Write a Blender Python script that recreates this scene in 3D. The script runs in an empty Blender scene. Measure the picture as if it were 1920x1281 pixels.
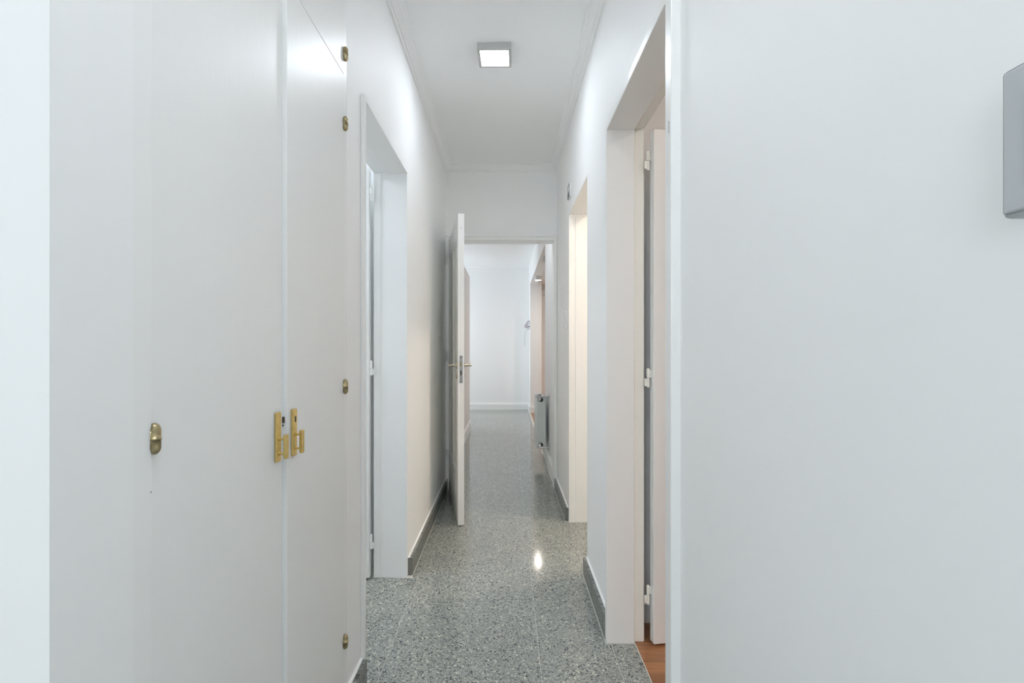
import bpy, bmesh, math, random
from mathutils import Vector, Matrix
random.seed(7)
S = bpy.context.scene
COL = S.collection

# ------------------------------------------------------------------ camera
cam_d = bpy.data.cameras.new('camera')
cam_d.sensor_width = 36.0
cam_d.lens = 18.0
cam_d.shift_x = 9.6 / 1920
cam_d.shift_y = 10.0 / 1920
cam_d.clip_start = 0.02
cam = bpy.data.objects.new('camera', cam_d)
cam.location = (0, 0, 1.2)
cam.rotation_euler = (math.radians(90), 0, 0)
COL.objects.link(cam)
S.camera = cam

# ------------------------------------------------------------------ world, daylight, exposure
W = bpy.data.worlds.new('world')
S.world = W
W.use_nodes = True
W.node_tree.nodes['Background'].inputs[0].default_value = (0.80, 0.90, 1.0, 1)
W.node_tree.nodes['Background'].inputs[1].default_value = 1.0


def area(name, loc, rot, sx, sy, power, color):
    d = bpy.data.lights.new(name, 'AREA')
    d.shape = 'RECTANGLE'
    d.size = sx
    d.size_y = sy
    d.energy = power
    d.color = color
    o = bpy.data.objects.new(name, d)
    o.location = loc
    o.rotation_euler = rot
    COL.objects.link(o)
    return o


R = math.radians
# daylight entering by the window of the entrance room behind the camera
area('daylight_entry_window', (-1.45, -3.12, 1.55), (R(90), 0, 0), 1.7, 1.3, 17, (0.91, 0.955, 1.0))
# daylight entering by the window of the far hall (its left recess)
area('daylight_hall_window', (-2.32, 8.7, 1.6), (0, R(-90), 0), 1.4, 1.4, 14.5, (0.82, 0.91, 1.0))

S.cycles.max_bounces = 14
S.cycles.diffuse_bounces = 12
S.cycles.glossy_bounces = 3
S.cycles.caustics_reflective = False
S.cycles.caustics_refractive = False
S.view_settings.view_transform = 'Standard'
S.view_settings.look = 'None'
S.view_settings.exposure = 0.97
S.view_settings.gamma = 1.0
S.view_settings.use_curve_mapping = False
LAMP_CORRIDOR = 37.5
FILL_HALL = 35.0
LAMP_WARM_ROOM = 170.0
FILL_PARQUET_ROOM = 130.0
FILL_BATH = 98.0
FILL_ENTRY = 53.0
LAMP_SPOT = 75.0
FILL_ALCOVE = 92.0


# ------------------------------------------------------------------ materials
def new_mat(name):
    m = bpy.data.materials.new(name)
    m.use_nodes = True
    nt = m.node_tree
    return m, nt, nt.nodes['Principled BSDF']


def paint(name, col, rough, bump=0.0, scale=60.0, stretch=(1, 1, 1), spec=0.5, mottling=0.02):
    m, nt, b = new_mat(name)
    b.inputs['Roughness'].default_value = rough
    b.inputs['Specular IOR Level'].default_value = spec
    b.inputs['Base Color'].default_value = (*col, 1)
    if not bump:
        return m
    g = nt.nodes.new('ShaderNodeNewGeometry')
    mp = nt.nodes.new('ShaderNodeMapping')
    mp.inputs['Scale'].default_value = stretch
    nt.links.new(g.outputs['Position'], mp.inputs['Vector'])
    if bump:
        n2 = nt.nodes.new('ShaderNodeTexNoise')
        n2.inputs['Scale'].default_value = scale
        n2.inputs['Detail'].default_value = 1
        nt.links.new(mp.outputs[0], n2.inputs['Vector'])
        bp = nt.nodes.new('ShaderNodeBump')
        bp.inputs['Strength'].default_value = bump
        bp.inputs['Distance'].default_value = 0.002
        nt.links.new(n2.outputs['Fac'], bp.inputs['Height'])
        nt.links.new(bp.outputs[0], b.inputs['Normal'])
    return m


def metal(name, col, rough, noise=0.0):
    m, nt, b = new_mat(name)
    b.inputs['Metallic'].default_value = 1
    b.inputs['Roughness'].default_value = rough
    b.inputs['Base Color'].default_value = (*col, 1)
    if noise:
        g = nt.nodes.new('ShaderNodeNewGeometry')
        n = nt.nodes.new('ShaderNodeTexNoise')
        n.inputs['Scale'].default_value = 90
        n.inputs['Detail'].default_value = 5
        nt.links.new(g.outputs['Position'], n.inputs['Vector'])
        r = nt.nodes.new('ShaderNodeValToRGB')
        r.color_ramp.elements[0].position = 0.35
        r.color_ramp.elements[0].color = (*[c * (1 - noise) for c in col], 1)
        r.color_ramp.elements[1].position = 0.65
        r.color_ramp.elements[1].color = (*col, 1)
        nt.links.new(n.outputs['Fac'], r.inputs['Fac'])
        nt.links.new(r.outputs['Color'], b.inputs['Base Color'])
    return m


def flat(name, col, rough=0.5):
    m, nt, b = new_mat(name)
    b.inputs['Base Color'].default_value = (*col, 1)
    b.inputs['Roughness'].default_value = rough
    return m


def emitter(name, col, strength):
    m, nt, b = new_mat(name)
    b.inputs['Base Color'].default_value = (0.9, 0.9, 0.9, 1)
    b.inputs['Emission Color'].default_value = (*col, 1)
    b.inputs['Emission Strength'].default_value = strength
    return m


def terrazzo(name, gain=1.0, rough=0.095, upright=False):
    m, nt, b = new_mat(name)
    L = nt.links.new
    g = nt.nodes.new('ShaderNodeNewGeometry')
    oi = nt.nodes.new('ShaderNodeObjectInfo')
    off = nt.nodes.new('ShaderNodeVectorMath')
    off.operation = 'MULTIPLY_ADD'
    comb = nt.nodes.new('ShaderNodeCombineXYZ')
    for i in range(3):
        L(oi.outputs['Random'], comb.inputs[i])
    off.inputs[1].default_value = (37.0, 53.0, 11.0)
    L(comb.outputs[0], off.inputs[0])
    L(g.outputs['Position'], off.inputs[2])

    if upright:      # strips standing on edge: chips laid out over (y, z)
        sp = nt.nodes.new('ShaderNodeSeparateXYZ')
        cb = nt.nodes.new('ShaderNodeCombineXYZ')
        L(off.outputs[0], sp.inputs[0])
        L(sp.outputs[1], cb.inputs[0])
        L(sp.outputs[2], cb.inputs[1])
        off = cb

    def C(r, gg, bb):
        return (r * gain, gg * gain, bb * gain, 1)

    def ramp(stops):
        r = nt.nodes.new('ShaderNodeValToRGB')
        r.color_ramp.interpolation = 'CONSTANT'
        e = r.color_ramp.elements
        e[0].position, e[0].color = stops[0]
        e[1].position, e[1].color = stops[1]
        for p, c in stops[2:]:
            x = e.new(p)
            x.color = c
        return r

    def layer(scale):
        v = nt.nodes.new('ShaderNodeTexVoronoi')
        v.voronoi_dimensions = '2D'
        v.inputs['Scale'].default_value = scale
        v.inputs['Randomness'].default_value = 1
        L(off.outputs[0], v.inputs['Vector'])
        ve = nt.nodes.new('ShaderNodeTexVoronoi')
        ve.feature = 'DISTANCE_TO_EDGE'
        ve.voronoi_dimensions = '2D'
        ve.inputs['Scale'].default_value = scale
        L(off.outputs[0], ve.inputs['Vector'])
        sep = nt.nodes.new('ShaderNodeSeparateColor')
        L(v.outputs['Color'], sep.inputs[0])
        return sep, ve

    s1, e1 = layer(235)
    r1 = ramp([(0.0, C(.07, .08, .09)), (0.13, C(.26, .28, .26)), (0.42, C(.36, .375, .345)),
               (0.70, C(.20, .22, .215)), (0.84, C(.45, .455, .41)), (0.968, C(.66, .65, .57))])
    L(s1.outputs['Red'], r1.inputs['Fac'])
    mx1 = nt.nodes.new('ShaderNodeMix')
    mx1.data_type = 'RGBA'
    mr = nt.nodes.new('ShaderNodeMapRange')
    mr.inputs['From Min'].default_value = 0.02
    mr.inputs['From Max'].default_value = 0.09
    L(e1.outputs['Distance'], mr.inputs['Value'])
    L(mr.outputs[0], mx1.inputs['Factor'])
    mx1.inputs['A'].default_value = C(.33, .345, .32)
    L(r1.outputs['Color'], mx1.inputs['B'])
    # sparse larger chips
    s2, e2 = layer(118)
    r2 = ramp([(0.0, C(.06, .07, .085)), (0.5, C(.62, .62, .54)), (0.75, C(.30, .33, .33))])
    L(s2.outputs['Green'], r2.inputs['Fac'])
    gt = nt.nodes.new('ShaderNodeMath')
    gt.operation = 'GREATER_THAN'
    gt.inputs[1].default_value = 0.87
    L(s2.outputs['Red'], gt.inputs[0])
    ge = nt.nodes.new('ShaderNodeMath')
    ge.operation = 'GREATER_THAN'
    ge.inputs[1].default_value = 0.10
    L(e2.outputs['Distance'], ge.inputs[0])
    mu = nt.nodes.new('ShaderNodeMath')
    mu.operation = 'MULTIPLY'
    L(gt.outputs[0], mu.inputs[0])
    L(ge.outputs[0], mu.inputs[1])
    mx2 = nt.nodes.new('ShaderNodeMix')
    mx2.data_type = 'RGBA'
    L(mu.outputs[0], mx2.inputs['Factor'])
    L(mx1.outputs['Result'], mx2.inputs['A'])
    L(r2.outputs['Color'], mx2.inputs['B'])
    L(mx2.outputs['Result'], b.inputs['Base Color'])
    b.inputs['Roughness'].default_value = rough
    return m


def wood(name):
    m, nt, b = new_mat(name)
    L = nt.links.new
    g = nt.nodes.new('ShaderNodeNewGeometry')
    oi = nt.nodes.new('ShaderNodeObjectInfo')
    mp = nt.nodes.new('ShaderNodeMapping')
    mp.inputs['Scale'].default_value = (6, 70, 20)
    L(g.outputs['Position'], mp.inputs['Vector'])
    n = nt.nodes.new('ShaderNodeTexNoise')
    n.inputs['Scale'].default_value = 1.0
    n.inputs['Detail'].default_value = 6
    L(mp.outputs[0], n.inputs['Vector'])
    ad = nt.nodes.new('ShaderNodeMath')
    ad.operation = 'MULTIPLY_ADD'
    ad.inputs[1].default_value = 0.45
    L(oi.outputs['Random'], ad.inputs[0])
    sb = nt.nodes.new('ShaderNodeMath')
    sb.operation = 'SUBTRACT'
    sb.inputs[1].default_value = 0.22
    L(n.outputs['Fac'], sb.inputs[0])
    L(sb.outputs[0], ad.inputs[2])
    r = nt.nodes.new('ShaderNodeValToRGB')
    e = r.color_ramp.elements
    e[0].position, e[0].color = 0.1, (.20, .075, .03, 1)
    e[1].position, e[1].color = 0.8, (.44, .20, .085, 1)
    L(ad.outputs[0], r.inputs['Fac'])
    L(r.outputs['Color'], b.inputs['Base Color'])
    b.inputs['Roughness'].default_value = 0.3
    return m


M_WALL = paint('wall_paint', (.92, .925, .925), .55)
M_CEIL = paint('ceiling_paint', (.92, .925, .925), .7)
M_TRIM = paint('trim_enamel', (.90, .905, .895), .32)
M_DOOR = paint('door_enamel', (.885, .89, .88), .36, .16, 70, (1, 1, .35), .38)
M_CREAM = paint('cream_enamel', (.89, .885, .83), .35)
M_TERR = terrazzo('terrazzo_polished')
M_SKIRT = terrazzo('terrazzo_skirting', .68, .35, True)
M_GROUT = paint('grout', (.66, .66, .61), .7)
M_DARKGROUT = paint('dark_grout', (.22, .22, .21), .8)
M_WOOD = wood('parquet_wood')
M_BRASS = metal('aged_brass', (.80, .60, .23), .34, .14)
M_BRASS_DULL = metal('dull_bronze', (.52, .43, .25), .33, .3)
M_NICKEL = metal('satin_nickel', (.62, .56, .46), .25)
M_STEEL = metal('lock_steel', (.50, .50, .52), .35, .3)
M_CHROME = metal('pipe_chrome', (.66, .66, .64), .22)
M_ALU = paint('lamp_housing', (.56, .56, .55), .4)
M_DARK = flat('keyhole_black', (.012, .010, .008), .6)
M_BROWN = flat('latch_brown', (.09, .06, .035), .5)
M_PLASTIC = flat('white_plastic', (.80, .80, .80), .35)
M_GREYPL = flat('grey_plastic', (.50, .525, .54), .45)
M_RIM = flat('dark_grey_rim', (.20, .21, .22), .5)
M_RAD = paint('radiator_enamel', (.70, .735, .725), .3)
M_GLASSISH = flat('window_frame_white', (.8, .8, .8), .4)
M_WIRE_DARK = flat('wire_navy', (.03, .03, .06), .5)
M_WIRE_PINK = flat('wire_mauve', (.42, .24, .36), .5)
M_WIRE_GREY = flat('wire_grey', (.42, .43, .45), .5)
M_PEACH = paint('warm_white_paint', (.91, .895, .87), .55)
M_PANE, _nt, _b = new_mat('window_pane')
_b.inputs['Base Color'].default_value = (.9, .95, 1, 1)
_b.inputs['Roughness'].default_value = .03
_b.inputs['Alpha'].default_value = .25


# ------------------------------------------------------------------ mesh helpers
def finish(name, bm, mat, parent=None, smooth=False, loc=None):
    me = bpy.data.meshes.new(name)
    bm.normal_update()
    bm.to_mesh(me)
    bm.free()
    me.materials.append(mat)
    if smooth:
        for p in me.polygons:
            p.use_smooth = True
    o = bpy.data.objects.new(name, me)
    COL.objects.link(o)
    if parent:
        o.parent = parent
    if loc:
        o.location = loc
    return o


def add_box(bm, x0, x1, y0, y1, z0, z1, bevel=0.0, seg=2):
    r = bmesh.ops.create_cube(bm, size=1)
    vs = r['verts']
    for v in vs:
        v.co = Vector((x0 + (v.co.x + .5) * (x1 - x0), y0 + (v.co.y + .5) * (y1 - y0), z0 + (v.co.z + .5) * (z1 - z0)))
    if bevel:
        es = list({e for v in vs for e in v.link_edges})
        bmesh.ops.bevel(bm, geom=es, offset=bevel, segments=seg, profile=.5, affect='EDGES')


def boxes(name, lst, mat, parent=None, bevel=0.0, seg=2):
    bm = bmesh.new()
    for b in lst:
        add_box(bm, *b, bevel=bevel, seg=seg)
    return finish(name, bm, mat, parent)


def add_tube(bm, p0, p1, r, n=14, r1=None):
    p0 = Vector(p0)
    p1 = Vector(p1)
    d = p1 - p0
    q = Vector((0, 0, 1)).rotation_difference(d.normalized()).to_matrix().to_4x4()
    bmesh.ops.create_cone(bm, cap_ends=True, segments=n, radius1=r, radius2=r if r1 is None else r1, depth=d.length,
                          matrix=Matrix.Translation((p0 + p1) / 2) @ q)


def add_lathe(bm, prof, mat4=None, n=20):
    """prof: list of (r, z) ; revolves about z"""
    rings = []
    M = mat4 or Matrix()
    for r, z in prof:
        if r < 1e-6:
            rings.append([bm.verts.new(M @ Vector((0, 0, z)))])
        else:
            rings.append([bm.verts.new(M @ Vector((r * math.cos(2 * math.pi * i / n), r * math.sin(2 * math.pi * i / n), z))) for i in range(n)])
    for a, b in zip(rings[:-1], rings[1:]):
        for i in range(n):
            j = (i + 1) % n
            if len(a) == 1 and len(b) == 1:
                continue
            if len(a) == 1:
                bm.faces.new((a[0], b[j], b[i]))
            elif len(b) == 1:
                bm.faces.new((a[i], a[j], b[0]))
            else:
                bm.faces.new((a[i], a[j], b[j], b[i]))
    bmesh.ops.recalc_face_normals(bm, faces=bm.faces[:])


def add_path(bm, pts, r, n=6):
    pts = [Vector(p) for p in pts]
    rings = []
    for i, p in enumerate(pts):
        d = (pts[min(i + 1, len(pts) - 1)] - pts[max(i - 1, 0)]).normalized()
        u = d.orthogonal().normalized()
        if rings:
            u = (pu - d * pu.dot(d)).normalized()
        pu = u
        w = d.cross(u)
        rings.append([bm.verts.new(p + r * (math.cos(2 * math.pi * k / n) * u + math.sin(2 * math.pi * k / n) * w)) for k in range(n)])
    for a, b in zip(rings[:-1], rings[1:]):
        for k in range(n):
            bm.faces.new((a[k], a[(k + 1) % n], b[(k + 1) % n], b[k]))
    bm.faces.new(rings[0][::-1])
    bm.faces.new(rings[-1])


def add_prism(bm, prof, axis, a0, a1, origin, sx=1, sz=1):
    """extrude a (d, z) profile along 'x' or 'y'; d goes away from the wall in direction sx"""
    A, B = [], []
    for d, z in prof:
        if axis == 'y':
            A.append(bm.verts.new((origin + sx * d, a0, z)))
            B.append(bm.verts.new((origin + sx * d, a1, z)))
        else:
            A.append(bm.verts.new((a0, origin + sx * d, z)))
            B.append(bm.verts.new((a1, origin + sx * d, z)))
    k = len(prof)
    for i in range(k):
        j = (i + 1) % k
        bm.faces.new((A[i], A[j], B[j], B[i]))
    bm.faces.new(A)
    bm.faces.new(B[::-1])
    bmesh.ops.recalc_face_normals(bm, faces=bm.faces[:])


def empty(name, loc, rz=0.0):
    o = bpy.data.objects.new(name, None)
    o.empty_display_size = .05
    o.location = loc
    o.rotation_euler = (0, 0, rz)
    COL.objects.link(o)
    return o


def tag(o, label=None, cat=None, group=None, kind=None):
    if label:
        o['label'] = label
    if cat:
        o['category'] = cat
    if group:
        o['group'] = group
    if kind:
        o['kind'] = kind
    return o


def struct(o, label, cat):
    return tag(o, label, cat, kind='structure')


def linked(name, me, parent, loc):
    o = bpy.data.objects.new(name, me)
    COL.objects.link(o)
    o.parent = parent
    o.location = loc
    return o


# ------------------------------------------------------------------ dimensions (metres)
XL, XR = -.52, .425          # corridor wall faces
CEIL = 2.74
YB = 4.36                    # wall with the half-glazed door
SK = .0235                   # skirting thickness
SKH = .09

# ------------------------------------------------------------------ room shell
c = boxes('ceiling', [(-3.2, 3.2, -3.4, 13.0, CEIL, CEIL + .1)], M_CEIL)
struct(c, 'smooth white ceiling running the length of the narrow corridor', 'ceiling')

w = boxes('wall_left', [
    (-.692, XL, .582, .7127, 0, CEIL),
    (-.692, XL, .7127, 1.662, 2.62, CEIL),
    (-.692, XL, 1.662, 1.84, 0, CEIL),
    (-.692, XL, 1.84, 2.665, 2.105, CEIL),
    (-.692, XL, 2.665, YB + .11, 0, CEIL)], M_WALL)
struct(w, 'white painted corridor wall holding the wardrobe and the doorway', 'wall')

w = boxes('wall_right', [
    (XR, .56, -3.3, 1.285, 0, CEIL),
    (XR, .56, 1.285, 2.09, 2.09, CEIL),
    (XR, .56, 2.09, 2.709, 0, CEIL),
    (XR, .56, 2.709, 3.505, 2.105, CEIL),
    (XR, .56, 3.505, YB + .11, 0, CEIL)], M_WALL)
struct(w, 'white painted corridor wall with two open doorways', 'wall')

w = boxes('wall_back', [(XL, XR, YB, YB + .11, 2.12, CEIL)], M_WALL)
struct(w, 'white wall above the open door at the corridor end', 'wall')

w = boxes('wall_entry', [(-3.0, -.692, .582, .72, 0, CEIL)], M_WALL)
struct(w, 'bright white wall edge at the left border of the picture', 'wall')
w = boxes('wall_entry_side', [(-3.15, -3.0, -3.3, .72, 0, CEIL)], M_WALL)
struct(w, 'white side wall of the entrance room behind the viewer', 'wall')
w = boxes('wall_entry_rear', [(-3.0, -2.3, -3.3, -3.15, 0, CEIL), (-.6, XR, -3.3, -3.15, 0, CEIL),
                              (-2.3, -.6, -3.3, -3.15, 0, .9), (-2.3, -.6, -3.3, -3.15, 2.2, CEIL)], M_WALL)
struct(w, 'white window wall of the entrance room behind the viewer', 'wall')
wn = boxes('window_1', [(-2.3, -2.24, -3.27, -3.2, .9, 2.2), (-.66, -.6, -3.27, -3.2, .9, 2.2), (-1.48, -1.42, -3.27, -3.2, .9, 2.2),
                        (-2.3, -.6, -3.27, -3.2, .9, .96), (-2.3, -.6, -3.27, -3.2, 2.14, 2.2)], M_GLASSISH)
struct(wn, 'white framed window of the entrance room behind the viewer', 'window')
for x0, x1 in ((-2.24, -1.48), (-1.42, -.66)):
    boxes('pane', [(x0, x1, -3.24, -3.235, .96, 2.14)], M_PANE, wn)

# side rooms
w = boxes('wall_bathroom', [(-3.0, -.692, 2.80, 2.9, 0, CEIL), (-3.0, -1.15, 1.70, 1.75, 0, CEIL), (-1.15, -.692, 1.69, 1.75, 0, CEIL), (-3.1, -3.0, .72, 2.9, 0, CEIL)], M_WALL)
struct(w, 'pale wall of the room behind the doorway beside the wardrobe', 'wall')
w = boxes('wall_parquet_room', [(.56, 3.1, 2.24, 2.36, 0, CEIL), (3.0, 3.1, -1.2, 2.24, 0, CEIL), (.56, 3.1, -1.3, -1.2, 0, CEIL)], M_WALL)
struct(w, 'wall of the parquet room behind its open door', 'wall')
w = boxes('wall_warm_room', [(2.6, 2.7, 2.36, 4.47, 0, CEIL), (.56, 2.6, 4.37, 4.47, 0, CEIL)], M_PEACH)
struct(w, 'warmly lit wall of the room behind the farther right doorway', 'wall')

# far hall behind the door
w = boxes('wall_hall_far', [(-2.6, .56, 9.8, 9.95, 0, CEIL)], M_WALL)
struct(w, 'bluish white wall closing the hall behind the open door', 'wall')
w = boxes('wall_hall_partition', [(-.70, -.546, YB + .11, 7.55, 0, 2.234)], M_WALL)
struct(w, 'low white partition just behind the open door leaf', 'wall')
w = boxes('wall_hall_left', [(-2.6, -2.45, 4.2, 7.9, 0, CEIL), (-2.6, -2.45, 9.5, 9.8, 0, CEIL), (-2.6, -2.45, 7.9, 9.5, 0, .85),
                             (-2.6, -2.45, 7.9, 9.5, 2.35, CEIL), (-2.6, -.692, 4.2, 4.35, 0, CEIL)], M_WALL)
struct(w, 'white side wall of the hall hidden behind the open door', 'wall')
wn = boxes('window_2', [(-2.55, -2.48, 7.9, 7.96, .85, 2.35), (-2.55, -2.48, 9.44, 9.5, .85, 2.35), (-2.55, -2.48, 8.67, 8.73, .85, 2.35),
                        (-2.55, -2.48, 7.9, 9.5, .85, .91), (-2.55, -2.48, 7.9, 9.5, 2.29, 2.35)], M_GLASSISH)
struct(wn, 'white framed window lighting the hall from its left side', 'window')
for y0, y1 in ((7.96, 8.67), (8.73, 9.44)):
    boxes('pane', [(-2.52, -2.515, y0, y1, .91, 2.29)], M_PANE, wn)
w = boxes('wall_hall_right', [(XR, .56, YB + .11, 5.70, 0, CEIL), (XR, .56, 5.70, 9.3, 2.35, CEIL), (XR, .56, 9.3, 9.8, 0, CEIL)], M_WALL)
struct(w, 'white hall wall with the radiator and a wide opening', 'wall')
w = boxes('wall_alcove', [(.56, .632, 9.3, 9.8, 0, 2.40), (.56, 2.4, 9.95, 10.05, 0, CEIL), (2.3, 2.4, 4.9, 9.95, 0, CEIL), (.56, 2.4, 4.8, 4.9, 0, CEIL)], M_PEACH)
struct(w, 'peach lit wall inside the wide opening of the hall', 'wall')
c = boxes('ceiling_alcove', [(.56, 2.3, 4.9, 9.95, 2.40, 2.46)], M_PEACH)
struct(c, 'lowered peach lit ceiling behind the wide opening of the hall', 'ceiling')
tr = boxes('trim_alcove', [(.632, .668, 9.74, 9.95, 0, 2.31), (.668, .86, 9.86, 9.95, 2.20, 2.31)], M_PEACH)
struct(tr, 'pale door surround deep inside the wide opening', 'trim')

# ------------------------------------------------------------------ crown moulding
prof = [(0, 2.688), (.010, 2.688), (.014, 2.694), (.012, 2.702), (.020, 2.704), (.024, 2.712), (.034, 2.722), (.046, 2.728), (.048, 2.734), (.058, 2.735), (.060, CEIL), (0, CEIL)]
for nm, ax, a0, a1, org, sx, lab in (
        ('trim_1', 'y', .60, YB, XL, 1, 'white crown moulding above the doorway beside the wardrobe'),
        ('trim_2', 'y', -3.1, YB, XR, -1, 'white crown moulding above the two open doorways'),
        ('trim_3', 'x', XL, XR, YB, -1, 'short white crown moulding across the corridor end'),
        ('trim_hall', 'x', -2.4, XR, 9.8, -1, 'thin white crown moulding on the distant hall wall')):
    bm = bmesh.new()
    add_prism(bm, prof, ax, a0, a1, org, sx)
    struct(finish(nm, bm, M_CEIL), lab, 'moulding')

# ------------------------------------------------------------------ floors
G = .295
gx = [-1.054, -.759, -.464, -.169, .126, .421]
gy0 = 1.843 - 2 * G
fl = boxes('floor', [(-2.5, .56, gy0 - .001, 9.9, -.06, -.0012)], M_GROUT)
struct(fl, 'polished grey terrazzo tile floor of the corridor', 'floor')
tile_cache = {}


def tile(x0, x1, y0, y1, gap=None, parent=fl, mat=M_TERR, z0=-.012, z1=0.0, name='tile'):
    if gap is None:
        gap = .0009 if y0 < 3.0 else .00035
    w_, d_ = round(x1 - x0 - 2 * gap, 4), round(y1 - y0 - 2 * gap, 4)
    if w_ < .006 or d_ < .006:
        return
    key = (w_, d_, z0, z1, mat.name)
    if key not in tile_cache:
        bm = bmesh.new()
        add_box(bm, -w_ / 2, w_ / 2, -d_ / 2, d_ / 2, z0, z1, bevel=.0006, seg=1)
        me = bpy.data.meshes.new(name)
        bm.to_mesh(me)
        bm.free()
        me.materials.append(mat)
        tile_cache[key] = me
    linked(name, tile_cache[key], parent, ((x0 + x1) / 2, (y0 + y1) / 2, 0))


eL, eR = XL + SK + .003, XR - SK - .003
for k in range(0, 30):
    y0 = gy0 + k * G
    y1 = min(y0 + G, 9.78)
    if y1 <= y0 + .02:
        continue
    inhall = y0 > 4.46
    # middle columns
    tile(gx[3] - .0011, gx[4], y0, y1)
    # left side
    if y1 < 1.85:
        tile(eL, gx[2], y0, y1)
        tile(gx[2], gx[3], y0, y1)
    elif y1 < 2.73:
        tile(gx[2], gx[3], y0, y1)
        a, b = y0, min(y1, 2.66)
        tile(gx[1], gx[2], a, b)
        if y1 > 2.66:
            tile(eL, gx[2], 2.662, y1)
    elif not inhall:
        tile(eL, gx[3], y0, y1)
    elif y1 < 7.6:
        tile(-.525, gx[3], y0, y1)
    else:
        tile(gx[2], gx[3], y0, y1)
        tile(gx[1], gx[2], y0, y1)
        tile(gx[0], gx[1], y0, y1)
    # right side
    if y1 < 2.1 and y1 > 1.3:
        tile(gx[4], gx[5], y0, y1)
        tile(gx[5], .518, max(y0, 1.27), y1)
    elif y1 < 2.2 and y1 > 2.1:
        tile(gx[4], gx[5], y0, 2.065)
        tile(gx[5], .518, y0, 2.065)
        tile(gx[4], eR, 2.065, y1)
    elif 2.69 < y1 < 3.7:
        tile(gx[4], gx[5], max(y0, 2.70), min(y1, 3.495))
        tile(gx[5], .60, max(y0, 2.70), min(y1, 3.495))
        if y0 < 2.70:
            tile(gx[4], eR, y0, 2.70)
        if y1 > 3.5:
            tile(gx[4], eR, 3.496, y1)
    elif inhall:
        tile(gx[4], .402, y0, y1)
    else:
        tile(gx[4], eR, y0, y1)

f2 = boxes('floor_entry', [(-3.0, XR, -3.15, gy0 - .001, -.06, 0)], M_TERR)
struct(f2, 'grey terrazzo floor of the entrance room behind the viewer', 'floor')
f3 = boxes('floor_bathroom', [(-3.0, -.765, .72, 2.8, -.05, -.001)], M_TERR)
struct(f3, 'terrazzo floor of the room behind the left doorway', 'floor')
f4 = boxes('floor_parquet', [(.518, 3.0, -1.2, 2.24, -.06, -.003)], M_WOOD)
struct(f4, 'brown wooden parquet floor behind the nearer right door', 'floor')
for r_ in range(18):
    y0 = 1.165 + r_ * .06
    y1 = min(y0 + .06, 2.24)
    xo = -.15 if r_ % 2 else 0
    for q in range(4):
        x0 = max(.520, .52 + xo + q * .30)
        x1 = .52 + xo + (q + 1) * .30
        tile(x0, x1, y0, y1, .0007, f4, M_WOOD, -.010, 0.0, 'plank')
f5 = boxes('floor_warm_room', [(.60, 2.6, 2.36, 4.37, -.06, -.001)], M_TERR)
struct(f5, 'terrazzo floor of the warmly lit side room', 'floor')
f6 = boxes('floor_alcove', [(.43, 2.3, 4.9, 9.95, -.0115, .001)], M_WOOD)
struct(f6, 'orange brown wooden floor behind the wide hall opening', 'floor')


# ------------------------------------------------------------------ skirtings (terrazzo strips of tiles)
def skirting(name, xw, sx, y0, y1, label):
    bk = boxes(name, [(min(xw, xw + sx * (SK - .003)), max(xw, xw + sx * (SK - .003)), y0, y1, 0.0, SKH - .004)], M_DARKGROUT)
    struct(bk, label, 'baseboard')
    y = y0
    while y < y1 - .005:
        b = min(math.floor((y - gy0) / G + 1.0001) * G + gy0, y1)
        if b - y > .01:
            xa, xb = xw + sx * .002, xw + sx * SK
            boxes('tile', [(min(xa, xb), max(xa, xb), y + .0007, b - .0007, .0005, SKH)], M_SKIRT, bk, .0012, 1)
        y = b
    # painted bead on top
    xa, xb = xw, xw + sx * (SK * .4)
    boxes('paint_bead', [(min(xa, xb), max(xa, xb), y0, y1, SKH, SKH + .004)], M_WALL, bk)


skirting('baseboard_left', XL, 1, 2.69, 4.33, 'dark terrazzo skirting between left doorway and open door')
skirting('baseboard_wardrobe', XL, 1, 1.655, 1.82, 'dark terrazzo skirting at the foot of the wardrobe side')
skirting('baseboard_right', XR, -1, 2.0975, 2.70, 'dark terrazzo skirting between the two right doorways')
skirting('baseboard_far_right', XR, -1, 3.525, 4.318, 'dark terrazzo skirting right of the open door')
bprof = [(0, 0), (.018, 0), (.018, .10), (.014, .112), (.010, .116), (.008, .13), (0, .13)]
for nm, ax, a0, a1, org, sx, lab in (
        ('baseboard_hall_far', 'x', -2.45, XR, 9.8, -1, 'white baseboard along the distant hall wall'),
        ('baseboard_hall_right', 'y', YB + .11, 5.70, XR, -1, 'white baseboard under the radiator'),
        ('baseboard_hall_stub', 'y', 9.3, 9.782, XR, -1, 'short white baseboard at the far right hall corner'),
        ('baseboard_alcove', 'x', XR, .632, 9.3, -1, 'white baseboard on the peach wall inside the opening'),
        ('baseboard_partition', 'y', YB + .11, 7.55, -.546, 1, 'white baseboard behind the open door leaf')):
    bm = bmesh.new()
    add_prism(bm, bprof, ax, a0, a1, org, sx)
    struct(finish(nm, bm, M_TRIM), lab, 'baseboard')
bb = boxes('baseboard_parquet_room', [(.56, 3.0, 2.225, 2.24, 0, .07)], M_TRIM)
struct(bb, 'baseboard glimpsed in the gap behind the nearer right door', 'baseboard')

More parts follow.
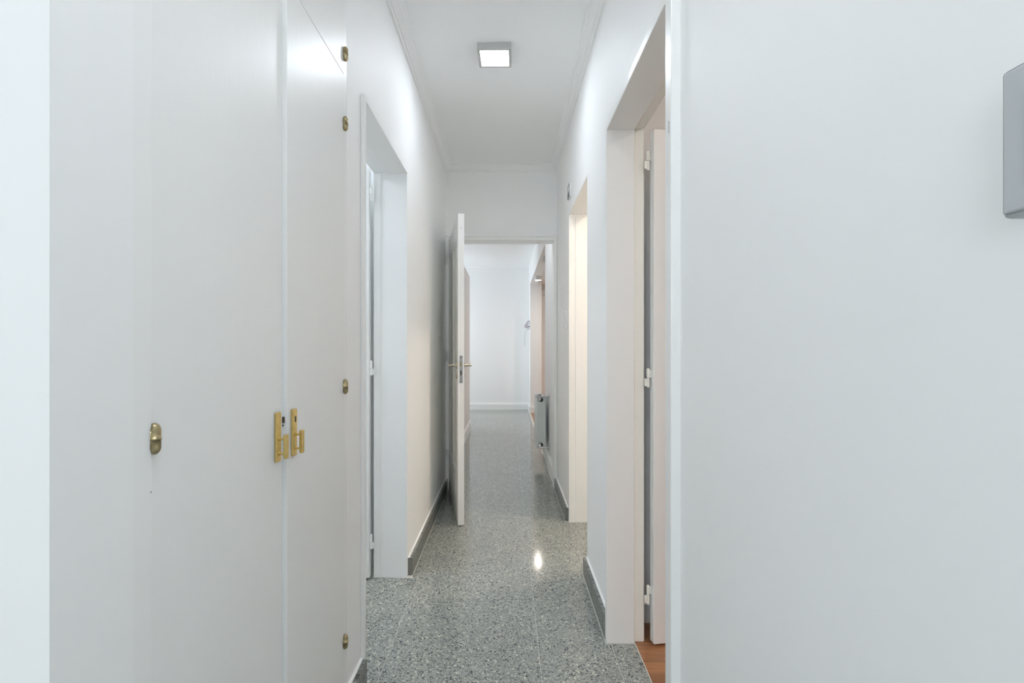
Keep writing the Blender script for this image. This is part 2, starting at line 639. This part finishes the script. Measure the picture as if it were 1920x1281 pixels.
# ------------------------------------------------------------------ door linings
t = boxes('trim_4', [(.402, .516, 1.255, 1.301, 0, 2.105), (.402, .516, 2.067, 2.0965, 0, 2.105), (.402, .516, 1.301, 2.067, 2.075, 2.105)], M_TRIM, None, .0025)
struct(t, 'white lining of the nearer right doorway', 'door frame')
boxes('door_stop', [(.516, .557, 2.082, 2.10, 0, 2.10), (.516, .557, 1.255, 1.288, 0, 2.10), (.516, .557, 1.288, 2.082, 2.086, 2.105)], M_CREAM, t, .002)
boxes('strike_plate', [(.4012, .4025, 1.268, 1.271, 1.73, 1.76)], M_STEEL, t)
t = boxes('trim_5', [(XL, -.505, 1.819, 1.84, 0, 2.10)], M_TRIM, None, .0025)
struct(t, 'slim white casing strip at the near side of the left doorway', 'door frame')
boxes('head_strip', [(XL - .1, XL + .004, 1.84, 2.666, 2.100, 2.108)], M_TRIM, t, .0015)
boxes('jamb_strip', [(-.692, -.655, 2.658, 2.667, 0, 2.10)], M_TRIM, t, .002)
t = boxes('trim_6', [(.423, .450, 3.490, 3.522, 0, 2.115), (.423, .450, 2.70, 3.490, 2.100, 2.115), (.47, .56, 3.4985, 3.51, 0, 2.10)], M_TRIM, None, .002)
struct(t, 'white lining of the farther, warmly lit right doorway', 'door frame')

# frame of the end door
bm = bmesh.new()
YF = 4.32
for x0, x1 in ((XL, -.492), (.397, XR)):
    add_box(bm, x0, x1, YF, YF + .15, 0, 2.149, .002)
add_box(bm, -.492, .397, YF, YF + .15, 2.097, 2.149, .002)
t = finish('trim_7', bm, M_TRIM)
struct(t, 'white moulded frame around the door at the corridor end', 'door frame')
bm = bmesh.new()
add_box(bm, XL + .002, XR - .002, YF - .010, YF, 2.128, 2.146, .003)
add_box(bm, -.500, .405, YF - .007, YF, 2.099, 2.112, .003)
add_box(bm, .407, XR - .002, YF - .010, YF, .0, 2.128, .003)
add_box(bm, XL + .002, -.507, YF - .010, YF, .0, 2.128, .003)
finish('architrave_bead', bm, M_TRIM, t)


# ------------------------------------------------------------------ doors
def flag_hinge(parent, x, y, z, r=.0062, half=.039, side=1, mat=M_PLASTIC):
    """upper knuckle + leaf towards +side, lower knuckle + leaf towards -side"""
    bm = bmesh.new()
    prof_u = [(0, .001), (r, .001), (r, half - .004), (r * .6, half), (0, half)]
    add_lathe(bm, prof_u, Matrix.Translation((x, y, z)), 14)
    add_lathe(bm, [(rr, -zz) for rr, zz in prof_u], Matrix.Translation((x, y, z)), 14)
    add_box(bm, min(x, x + side * .016), max(x, x + side * .016), y - .002, y + .002, z + .002, z + half - .006)
    add_box(bm, min(x, x - side * .016), max(x, x - side * .016), y - .002, y + .002, z - half + .006, z - .002)
    return finish('hinge', bm, mat, parent)


# nearer right door, opened into the parquet room
d1 = empty('door_1', (.5805, 2.084, 0), R(9.5))
struct(d1, 'cream painted door standing open over the wooden parquet floor', 'door')
boxes('leaf', [(.002, .76, -.036, 0, .008, 2.073)], M_DOOR, d1, .002)
h1 = []
for z in (1.953, 1.074, .197):
    flag_hinge(d1, -.0105, -.010, z, side=1, mat=M_CREAM)
# left door, opened into the side room
d2 = empty('door_2', (-.7088, 2.67, 0), R(180))
struct(d2, 'white door glimpsed open inside the doorway beside the wardrobe', 'door')
boxes('leaf', [(0, .74, -.006, .034, .008, 2.12)], M_DOOR, d2, .002)
for z in (1.988, 1.09, .194):
    flag_hinge(d2, -.0085, .028, z, side=1, mat=M_TRIM)

# door at the corridor end, opened towards the viewer; local x along the leaf, local y = room side face normal
ang = math.atan2(-.983, .182)
d3 = empty('door_3', (-.4905, 4.303, 0), ang)
struct(d3, 'white panelled door standing open at the corridor end', 'door')
LW, LT = .897, .042
# local: x 0 (hinge) .. LW (free edge); y 0 (left, panelled face) .. +LT
st = .105
z0, z1 = .33, 1.93
P = [(.112, .430), (.467, LW - st)]
bm = bmesh.new()
add_box(bm, .004, P[0][0], 0, LT, .006, 2.091)
add_box(bm, P[0][1], P[1][0], 0, LT, z0, z1)
add_box(bm, P[1][1], LW, 0, LT, .006, 2.091)
add_box(bm, P[0][0], P[1][1], 0, LT, .006, z0)
add_box(bm, P[0][0], P[1][1], 0, LT, z1, 2.091)
bmesh.ops.remove_doubles(bm, verts=bm.verts[:], dist=1e-5)
leaf = finish('leaf', bm, M_DOOR, d3)
for a, b in P:
    pn = boxes('panel', [(a + .001, b - .001, .014, LT - .014, z0 + .001, z1 - .001)], M_CREAM, d3)
    w_ = .014
    for (yy0, yy1) in ((.004, .014), (LT - .014, LT - .004)):
        boxes('bead', [(a + .002, a + w_, yy0, yy1, z0 + .002, z1 - .002), (b - w_, b - .002, yy0, yy1, z0 + .002, z1 - .002),
                       (a + w_, b - w_, yy0, yy1, z0 + .002, z0 + w_), (a + w_, b - w_, yy0, yy1, z1 - w_, z1 - .002)], M_CREAM, pn, .002, 1)
lp = boxes('lock_plate', [(LW - .0005, LW + .0012, .0105, .0315, .958, 1.141)], M_STEEL, d3)
boxes('latch_bolt', [(LW, LW + .009, .013, .024, 1.068, 1.098)], M_BRASS_DULL, lp, .002)
boxes('dead_bolt', [(LW, LW + .003, .0155, .025, 1.010, 1.040)], M_BROWN, lp)
for z in (.966, 1.130):
    bm = bmesh.new()
    add_tube(bm, (LW + .001, .021, z), (LW + .002, .021, z), .003, 10)
    finish('screw', bm, M_BROWN, lp)
bm = bmesh.new()
add_tube(bm, (LW - .0005, .022, 1.999), (LW + .0005, .022, 1.999), .0025, 8)
finish('screw_hole', bm, M_DARK, d3)
for s, yf in ((-1, 0.0), (1, LT)):
    # rose, spindle neck and lever, seen edge on
    bm = bmesh.new()
    add_lathe(bm, [(0, 0), (.024, 0), (.024, .004), (.019, .008), (.011, .010), (.0095, .018), (.0095, .045), (.011, .048), (.0085, .052), (.0085, .056), (0, .058)],
              Matrix.Translation((LW - .055, yf, 1.076)) @ Matrix.Rotation(R(-90 * s), 4, 'X'), 20)
    h = finish('handle', bm, M_NICKEL, d3, True)
    bm = bmesh.new()
    pts = [(LW - .055, yf + s * .050, 1.076), (LW - .075, yf + s * .050, 1.077), (LW - .12, yf + s * .049, 1.077), (LW - .160, yf + s * .047, 1.075)]
    add_path(bm, pts, .0075, 10)
    finish('lever', bm, M_NICKEL, h, True)
    bm = bmesh.new()
    add_lathe(bm, [(0, 0), (.022, 0), (.022, .004), (.017, .007), (.006, .008), (0, .008)],
              Matrix.Translation((LW - .055, yf, 1.008)) @ Matrix.Rotation(R(-90 * s), 4, 'X'), 20)
    e_ = finish('escutcheon', bm, M_NICKEL, d3, True)
    boxes('keyhole', [(LW - .058, LW - .052, min(yf + s * .0078, yf + s * .0086), max(yf + s * .0078, yf + s * .0086), .998, 1.016)], M_DARK, e_)
for z in (1.94, 1.126, .297):
    bm = bmesh.new()
    add_lathe(bm, [(0, -.045), (.007, -.045), (.008, -.04), (.008, .04), (.007, .045), (0, .045)], Matrix.Translation((-.004, -.006, z)), 12)
    finish('hinge', bm, M_TRIM, d3)

# ------------------------------------------------------------------ built-in wardrobe
wd = empty('built_in_wardrobe', (XL, 1.19, 0))
tag(wd, 'tall built-in white wardrobe with brass handles along the left wall', 'wardrobe')


def wl(b):   # world box -> wardrobe local
    return (b[0] - XL, b[1] - XL, b[2] - 1.19, b[3] - 1.19, b[4], b[5])


boxes('frame', [wl((-.60, -.5215, .7127, .7522, 0, 2.62)), wl((-.60, XL, 1.6225, 1.662, 0, 2.62)), wl((-.60, -.525, .7522, 1.6225, 2.59, 2.62)),
                wl((-.60, -.56, .7522, 1.6225, 0, .04))], M_TRIM, wd, .0015)
boxes('carcass', [wl((-1.14, -1.12, .73, 1.66, 0, 2.62)), wl((-1.12, -.60, .73, .75, 0, 2.62)), wl((-1.12, -.60, 1.625, 1.66, 0, 2.62)),
                  wl((-1.12, -.60, .75, 1.625, 2.6, 2.62)), wl((-1.12, -.60, .75, 1.625, 0, .02))], M_TRIM, wd)


def capsule(parent, x, y, z, r=.0086, half=.0235):
    bm = bmesh.new()
    pr = [(0, -half)]
    for i in range(1, 7):
        a = math.pi / 2 * i / 6
        pr.append((r * math.sin(a), -half + 1.35 * r * (1 - math.cos(a))))
    pr += [(r, -.0012), (r * 1.12, -.0010), (r * 1.12, .0010), (r, .0012)]
    for i in range(6, 0, -1):
        a = math.pi / 2 * i / 6
        pr.append((r * math.sin(a), half - 1.35 * r * (1 - math.cos(a))))
    pr.append((0, half))
    add_lathe(bm, pr, Matrix.Translation((x, y, z)), 22)
    add_box(bm, x - .008, x + .001, y - .009, y - .006, z - .014, z + .012)
    return finish('hinge', bm, M_BRASS_DULL, parent, True)


def wardrobe_door(xf, y0, y1, z0, z1, hinge_y, hz, handle=None, keyhole=False):
    d = boxes('door', [wl((xf - .022, xf, y0, y1, z0, z1))], M_DOOR, wd, .0015)
    for z in hz:
        capsule(d, xf + .0045 - XL, hinge_y - 1.19, z)
    if handle:
        ya, yb = handle
        pl = boxes('back_plate', [wl((xf - .0005, xf + .007, ya, yb, .938, 1.0505))], M_BRASS, d, .0018)
        yc = (ya + yb) / 2 - .002
        bm = bmesh.new()
        for z in (.9565, .990):
            add_tube(bm, (xf + .006 - XL, yc - 1.19, z), (xf + .021 - XL, yc - 1.19, z), .0028, 12)
            add_tube(bm, (xf + .006 - XL, yc - 1.19, z), (xf + .009 - XL, yc - 1.19, z), .0042, 12)
        add_box(bm, *wl((xf + .0185, xf + .0275, yc - .006, yc + .006, .9455, 1.0005)), bevel=.0018)
        finish('pull_handle', bm, M_BRASS, d)
        if keyhole:
            boxes('keyhole', [wl((xf + .0066, xf + .0074, yc + .000, yc + .005, 1.019, 1.033))], M_DARK, d)
    return d


dl = wardrobe_door(-.5255, .7537, 1.1985, .012, 2.0612, .757, (1.064, 1.906, .268), (1.156, 1.178))
dr = wardrobe_door(-.5155, 1.200, 1.6205, .012, 2.0612, 1.619, (1.074, 1.906, .268), (1.2207, 1.2427), True)
dul = wardrobe_door(-.5255, .7537, 1.1985, 2.0624, 2.588, .757, (2.126, 2.52))
dur = wardrobe_door(-.5155, 1.200, 1.6205, 2.0624, 2.588, 1.619, (2.126, 2.52))
boxes('latch', [wl((-.526, -.5205, 1.1978, 1.1998, 1.022, 1.036)), wl((-.526, -.5228, 1.1978, 1.1998, 1.014, 1.0175))], M_BROWN, dr)
boxes('paint_chip', [wl((-.5258, -.5252, .7540, .7553, 1.018, 1.0205)), wl((-.5258, -.5252, .7540, .7553, 1.005, 1.007)), wl((-.5218, -.5212, .7495, .7508, .986, .988))], M_BROWN, wd)


# ------------------------------------------------------------------ ceiling lamps, plus added fill lamps
def square_lamp(loc, rz, strength, col, label, name='ceiling_lamp', zc=CEIL):
    e = empty(name, loc, rz)
    tag(e, label, 'lamp')
    h = .086
    bm = bmesh.new()
    for b in ((-h, h, -h, -h + .014), (-h, h, h - .014, h), (-h, -h + .014, -h + .014, h - .014), (h - .014, h, -h + .014, h - .014)):
        add_box(bm, *b, -.035, 0)
    bmesh.ops.remove_doubles(bm, verts=bm.verts[:], dist=1e-5)
    add_box(bm, -h + .014, h - .014, -h + .014, h - .014, -.004, 0)
    finish('housing', bm, M_ALU, e)
    bm = bmesh.new()
    add_box(bm, -h + .014, h - .014, -h + .014, h - .014, -.0345, -.028)
    finish('diffuser', bm, emitter('diffuser_glow', col, strength), e)
    return e


square_lamp((-.063, 2.673, CEIL), R(-1.2), LAMP_CORRIDOR, (.84, .91, 1.0), 'lit square silver ceiling lamp in the middle of the corridor')
square_lamp((-.06, 5.0, CEIL), 0, FILL_HALL, (.90, .95, 1.0), 'added square fill lamp in the hall hidden above the open door')  # added lamp, kept out of view, to brighten the hall
square_lamp((1.35, 3.1, CEIL), 0, LAMP_WARM_ROOM, (1.0, .82, .66), 'warm square ceiling lamp of the farther right side room')
square_lamp((1.7, .6, CEIL), 0, FILL_PARQUET_ROOM, (1.0, .92, .83), 'added square fill lamp in the parquet room')  # added fill: reaches the wardrobe and left wall through the doorway
square_lamp((-.05, .30, CEIL), 0, FILL_ENTRY, (.90, .95, 1.0), 'added square fill lamp above the viewer, out of view')  # invented fixture overhead, lifts the right wall and wardrobe front
square_lamp((1.15, 8.0, 2.40), 0, FILL_ALCOVE, (1.0, .87, .76), 'added square fill lamp hidden deep inside the wide hall opening')  # added unseen lamp brightening the alcove walls and hall partition
square_lamp((-1.8, 2.2, CEIL), 0, FILL_BATH, (.82, .91, 1.0), 'added square fill lamp in the room behind the left doorway')  # added fill for the corridor's right wall and ceiling, via the left doorway


def spot(loc, label, lit=True):
    e = empty('downlight', loc)
    tag(e, label, 'lamp', 'round downlights behind the wide hall opening')
    bm = bmesh.new()
    add_lathe(bm, [(0, 0), (.056, 0), (.056, -.066), (.050, -.068), (.046, -.062), (.046, -.052), (0, -.052)], None, 28)
    finish('housing', bm, M_ALU, e)
    bm = bmesh.new()
    add_lathe(bm, [(0, -.054), (.045, -.054), (.043, -.064), (0, -.067)], None, 28)
    finish('diffuser', bm, emitter('spot_glow', (1.0, .91, .82), LAMP_SPOT if lit else 0.0), e, True)


spot((.508, 8.33, 2.35), 'small round downlight glowing under the lintel of the wide hall opening')
spot((.515, 6.5, 2.35), 'unlit downlight half hidden behind the hall wall above the radiator', False)

# ------------------------------------------------------------------ radiator
rd = empty('radiator', (XR, 5.14, 0))
tag(rd, 'white column radiator with chrome pipes on the hall wall', 'radiator')
sec = None
for k in range(6):
    y = .012 + k * .080
    if sec is None:
        bm = bmesh.new()
        add_box(bm, -.121, -.040, 0, .012, .188, .690, .003)         # end web
        add_box(bm, -.123, -.112, -.002, .076, .180, .697, .003)     # front fin
        add_box(bm, -.052, -.038, -.002, .076, .186, .694, .003)     # rear fin
        add_box(bm, -.112, -.052, .034, .042, .190, .688)            # middle web
        add_tube(bm, (-.080, 0, .215), (-.080, .079, .215), .019, 14)
        add_tube(bm, (-.080, 0, .665), (-.080, .079, .665), .019, 14)
        so = finish('section', bm, M_RAD, rd, False, (0, y, 0))
        sec = so.data
    else:
        linked('section', sec, rd, (0, y, 0))
for z in (.704, .190):
    bm = bmesh.new()
    add_tube(bm, (-.003, -.022, z), (-.088, -.022, z), .0085, 14)
    add_tube(bm, (-.066, -.022, z), (-.095, -.022, z), .013, 8)
    pp = finish('pipe', bm, M_CHROME, rd)
    bm = bmesh.new()
    add_lathe(bm, [(0, 0), (.028, 0), (.026, .004), (.011, .010), (.010, .014), (0, .014)], Matrix.Translation((0, -.022, z)) @ Matrix.Rotation(R(-90), 4, 'Y'), 18)
    finish('wall_flange', bm, M_CHROME, pp, True)
    bm = bmesh.new()
    zz = .665 if z > .5 else .215
    add_path(bm, [(-.092, -.022, z), (-.094, -.018, (z + zz) / 2), (-.090, 0, zz), (-.085, .014, zz)], .010, 10)
    finish('elbow', bm, M_PLASTIC, rd, True)
bm = bmesh.new()
add_lathe(bm, [(0, 0), (.013, 0), (.014, .006), (.020, .010), (.021, .034), (.017, .040), (0, .042)], Matrix.Translation((-.096, -.022, .702)) @ Matrix.Rotation(R(-62), 4, 'Y'), 18)
v = finish('valve_knob', bm, M_PLASTIC, rd, True)
boxes('valve_slot', [(-.115, -.085, -.046, -.040, .718, .724)], M_DARK, v)
bm = bmesh.new()
add_tube(bm, (-.060, -.022, .183), (-.060, -.022, .150), .006, 10)
finish('drain_cock', bm, M_CHROME, rd)

# ------------------------------------------------------------------ wall fittings
sw = empty('light_switch', (XR, 3.695, 1.398))
tag(sw, 'slim white light switch plate on the wall left of the warm doorway', 'switch')
boxes('plate', [(-.010, 0, -.035, .035, -.060, .060)], M_PLASTIC, sw, .002)
for z in (-.02, .02):
    boxes('rocker', [(-.0125, -.0095, -.018, .018, z - .017, z + .017)], M_PLASTIC, sw, .001)
for z in (-.052, .052):
    bm = bmesh.new()
    add_tube(bm, (-.0096, 0, z), (-.0108, 0, z), .003, 10)
    finish('screw', bm, M_STEEL, sw)

ch = empty('door_chime', (XR, 3.43, 2.24))
tag(ch, 'small white box with grey rim high above the warm doorway', 'chime')
boxes('body', [(-.012, 0, -.05, .05, -.043, .043)], M_PLASTIC, ch, .0015)
boxes('rim', [(-.0135, -.011, -.05, -.044, -.043, .043), (-.0135, -.011, .044, .05, -.043, .043),
              (-.0135, -.011, -.044, .044, .037, .043), (-.0135, -.011, -.044, .044, -.043, -.037)], M_RIM, ch)
for k in range(4):
    boxes('grille_slat', [(-.0145, -.011, -.044, .044, -.035 + k * .0065, -.0305 + k * .0065)], M_RIM, ch)

pn = empty('wall_control_box', (XR, .3465, 1.359))
tag(pn, 'grey plastic control box on the near right wall, cut by picture edge', 'control box')
boxes('body', [(-.033, 0, -.06, .0595, -.0585, .0585)], M_GREYPL, pn, .004)
boxes('bezel', [(-.0352, -.0325, -.056, .0565, -.0555, .0555)], M_GREYPL, pn, .002)
boxes('cover', [(-.0375, -.034, -.045, .0382, -.036, .036)], M_PLASTIC, pn, .002)

# loose wires from a junction box on the far hall wall
wr = empty('wire_bundle', (XR, 9.50, 1.61))
tag(wr, 'loose dark and mauve wires hanging out of the far hall wall', 'wires')
boxes('junction_box', [(-.003, 0, -.03, .03, -.05, .05)], M_GREYPL, wr)


def wire(pts, r, m):
    # smooth with Catmull-Rom
    P_ = [Vector(p) for p in pts]
    out = []
    for i in range(len(P_) - 1):
        a, b, c_, d_ = P_[max(i - 1, 0)], P_[i], P_[i + 1], P_[min(i + 2, len(P_) - 1)]
        for k in range(6):
            t_ = k / 6
            out.append(.5 * ((2 * b) + (-a + c_) * t_ + (2 * a - 5 * b + 4 * c_ - d_) * t_ ** 2 + (-a + 3 * b - 3 * c_ + d_) * t_ ** 3))
    out.append(P_[-1])
    bm = bmesh.new()
    add_path(bm, out, r)
    finish('wire', bm, m, wr, True)


wire([(0, .0, .065), (-.03, -.01, .062), (-.06, .0, .03), (-.075, .01, -.01), (-.05, .02, -.045), (0, .02, -.04)], .005, M_WIRE_DARK)
wire([(0, -.01, .055), (-.035, -.02, .05), (-.075, -.02, .01), (-.10, -.01, -.03), (-.08, .0, -.055), (-.03, 0, -.05), (0, 0, -.045)], .004, M_WIRE_PINK)
wire([(0, .01, .02), (-.04, .01, .025), (-.05, -.01, -.01), (-.02, -.02, -.03), (0, -.01, -.025)], .0045, M_WIRE_DARK)
wire([(0, .015, -.03), (-.05, .0, -.02), (-.07, -.01, -.06), (-.03, -.02, -.085), (0, -.01, -.07)], .004, M_WIRE_PINK)
wire([(0, 0, -.06), (-.04, -.01, -.09), (-.085, -.01, -.14), (-.09, -.01, -.25), (-.095, 0, -.40)], .003, M_WIRE_GREY)
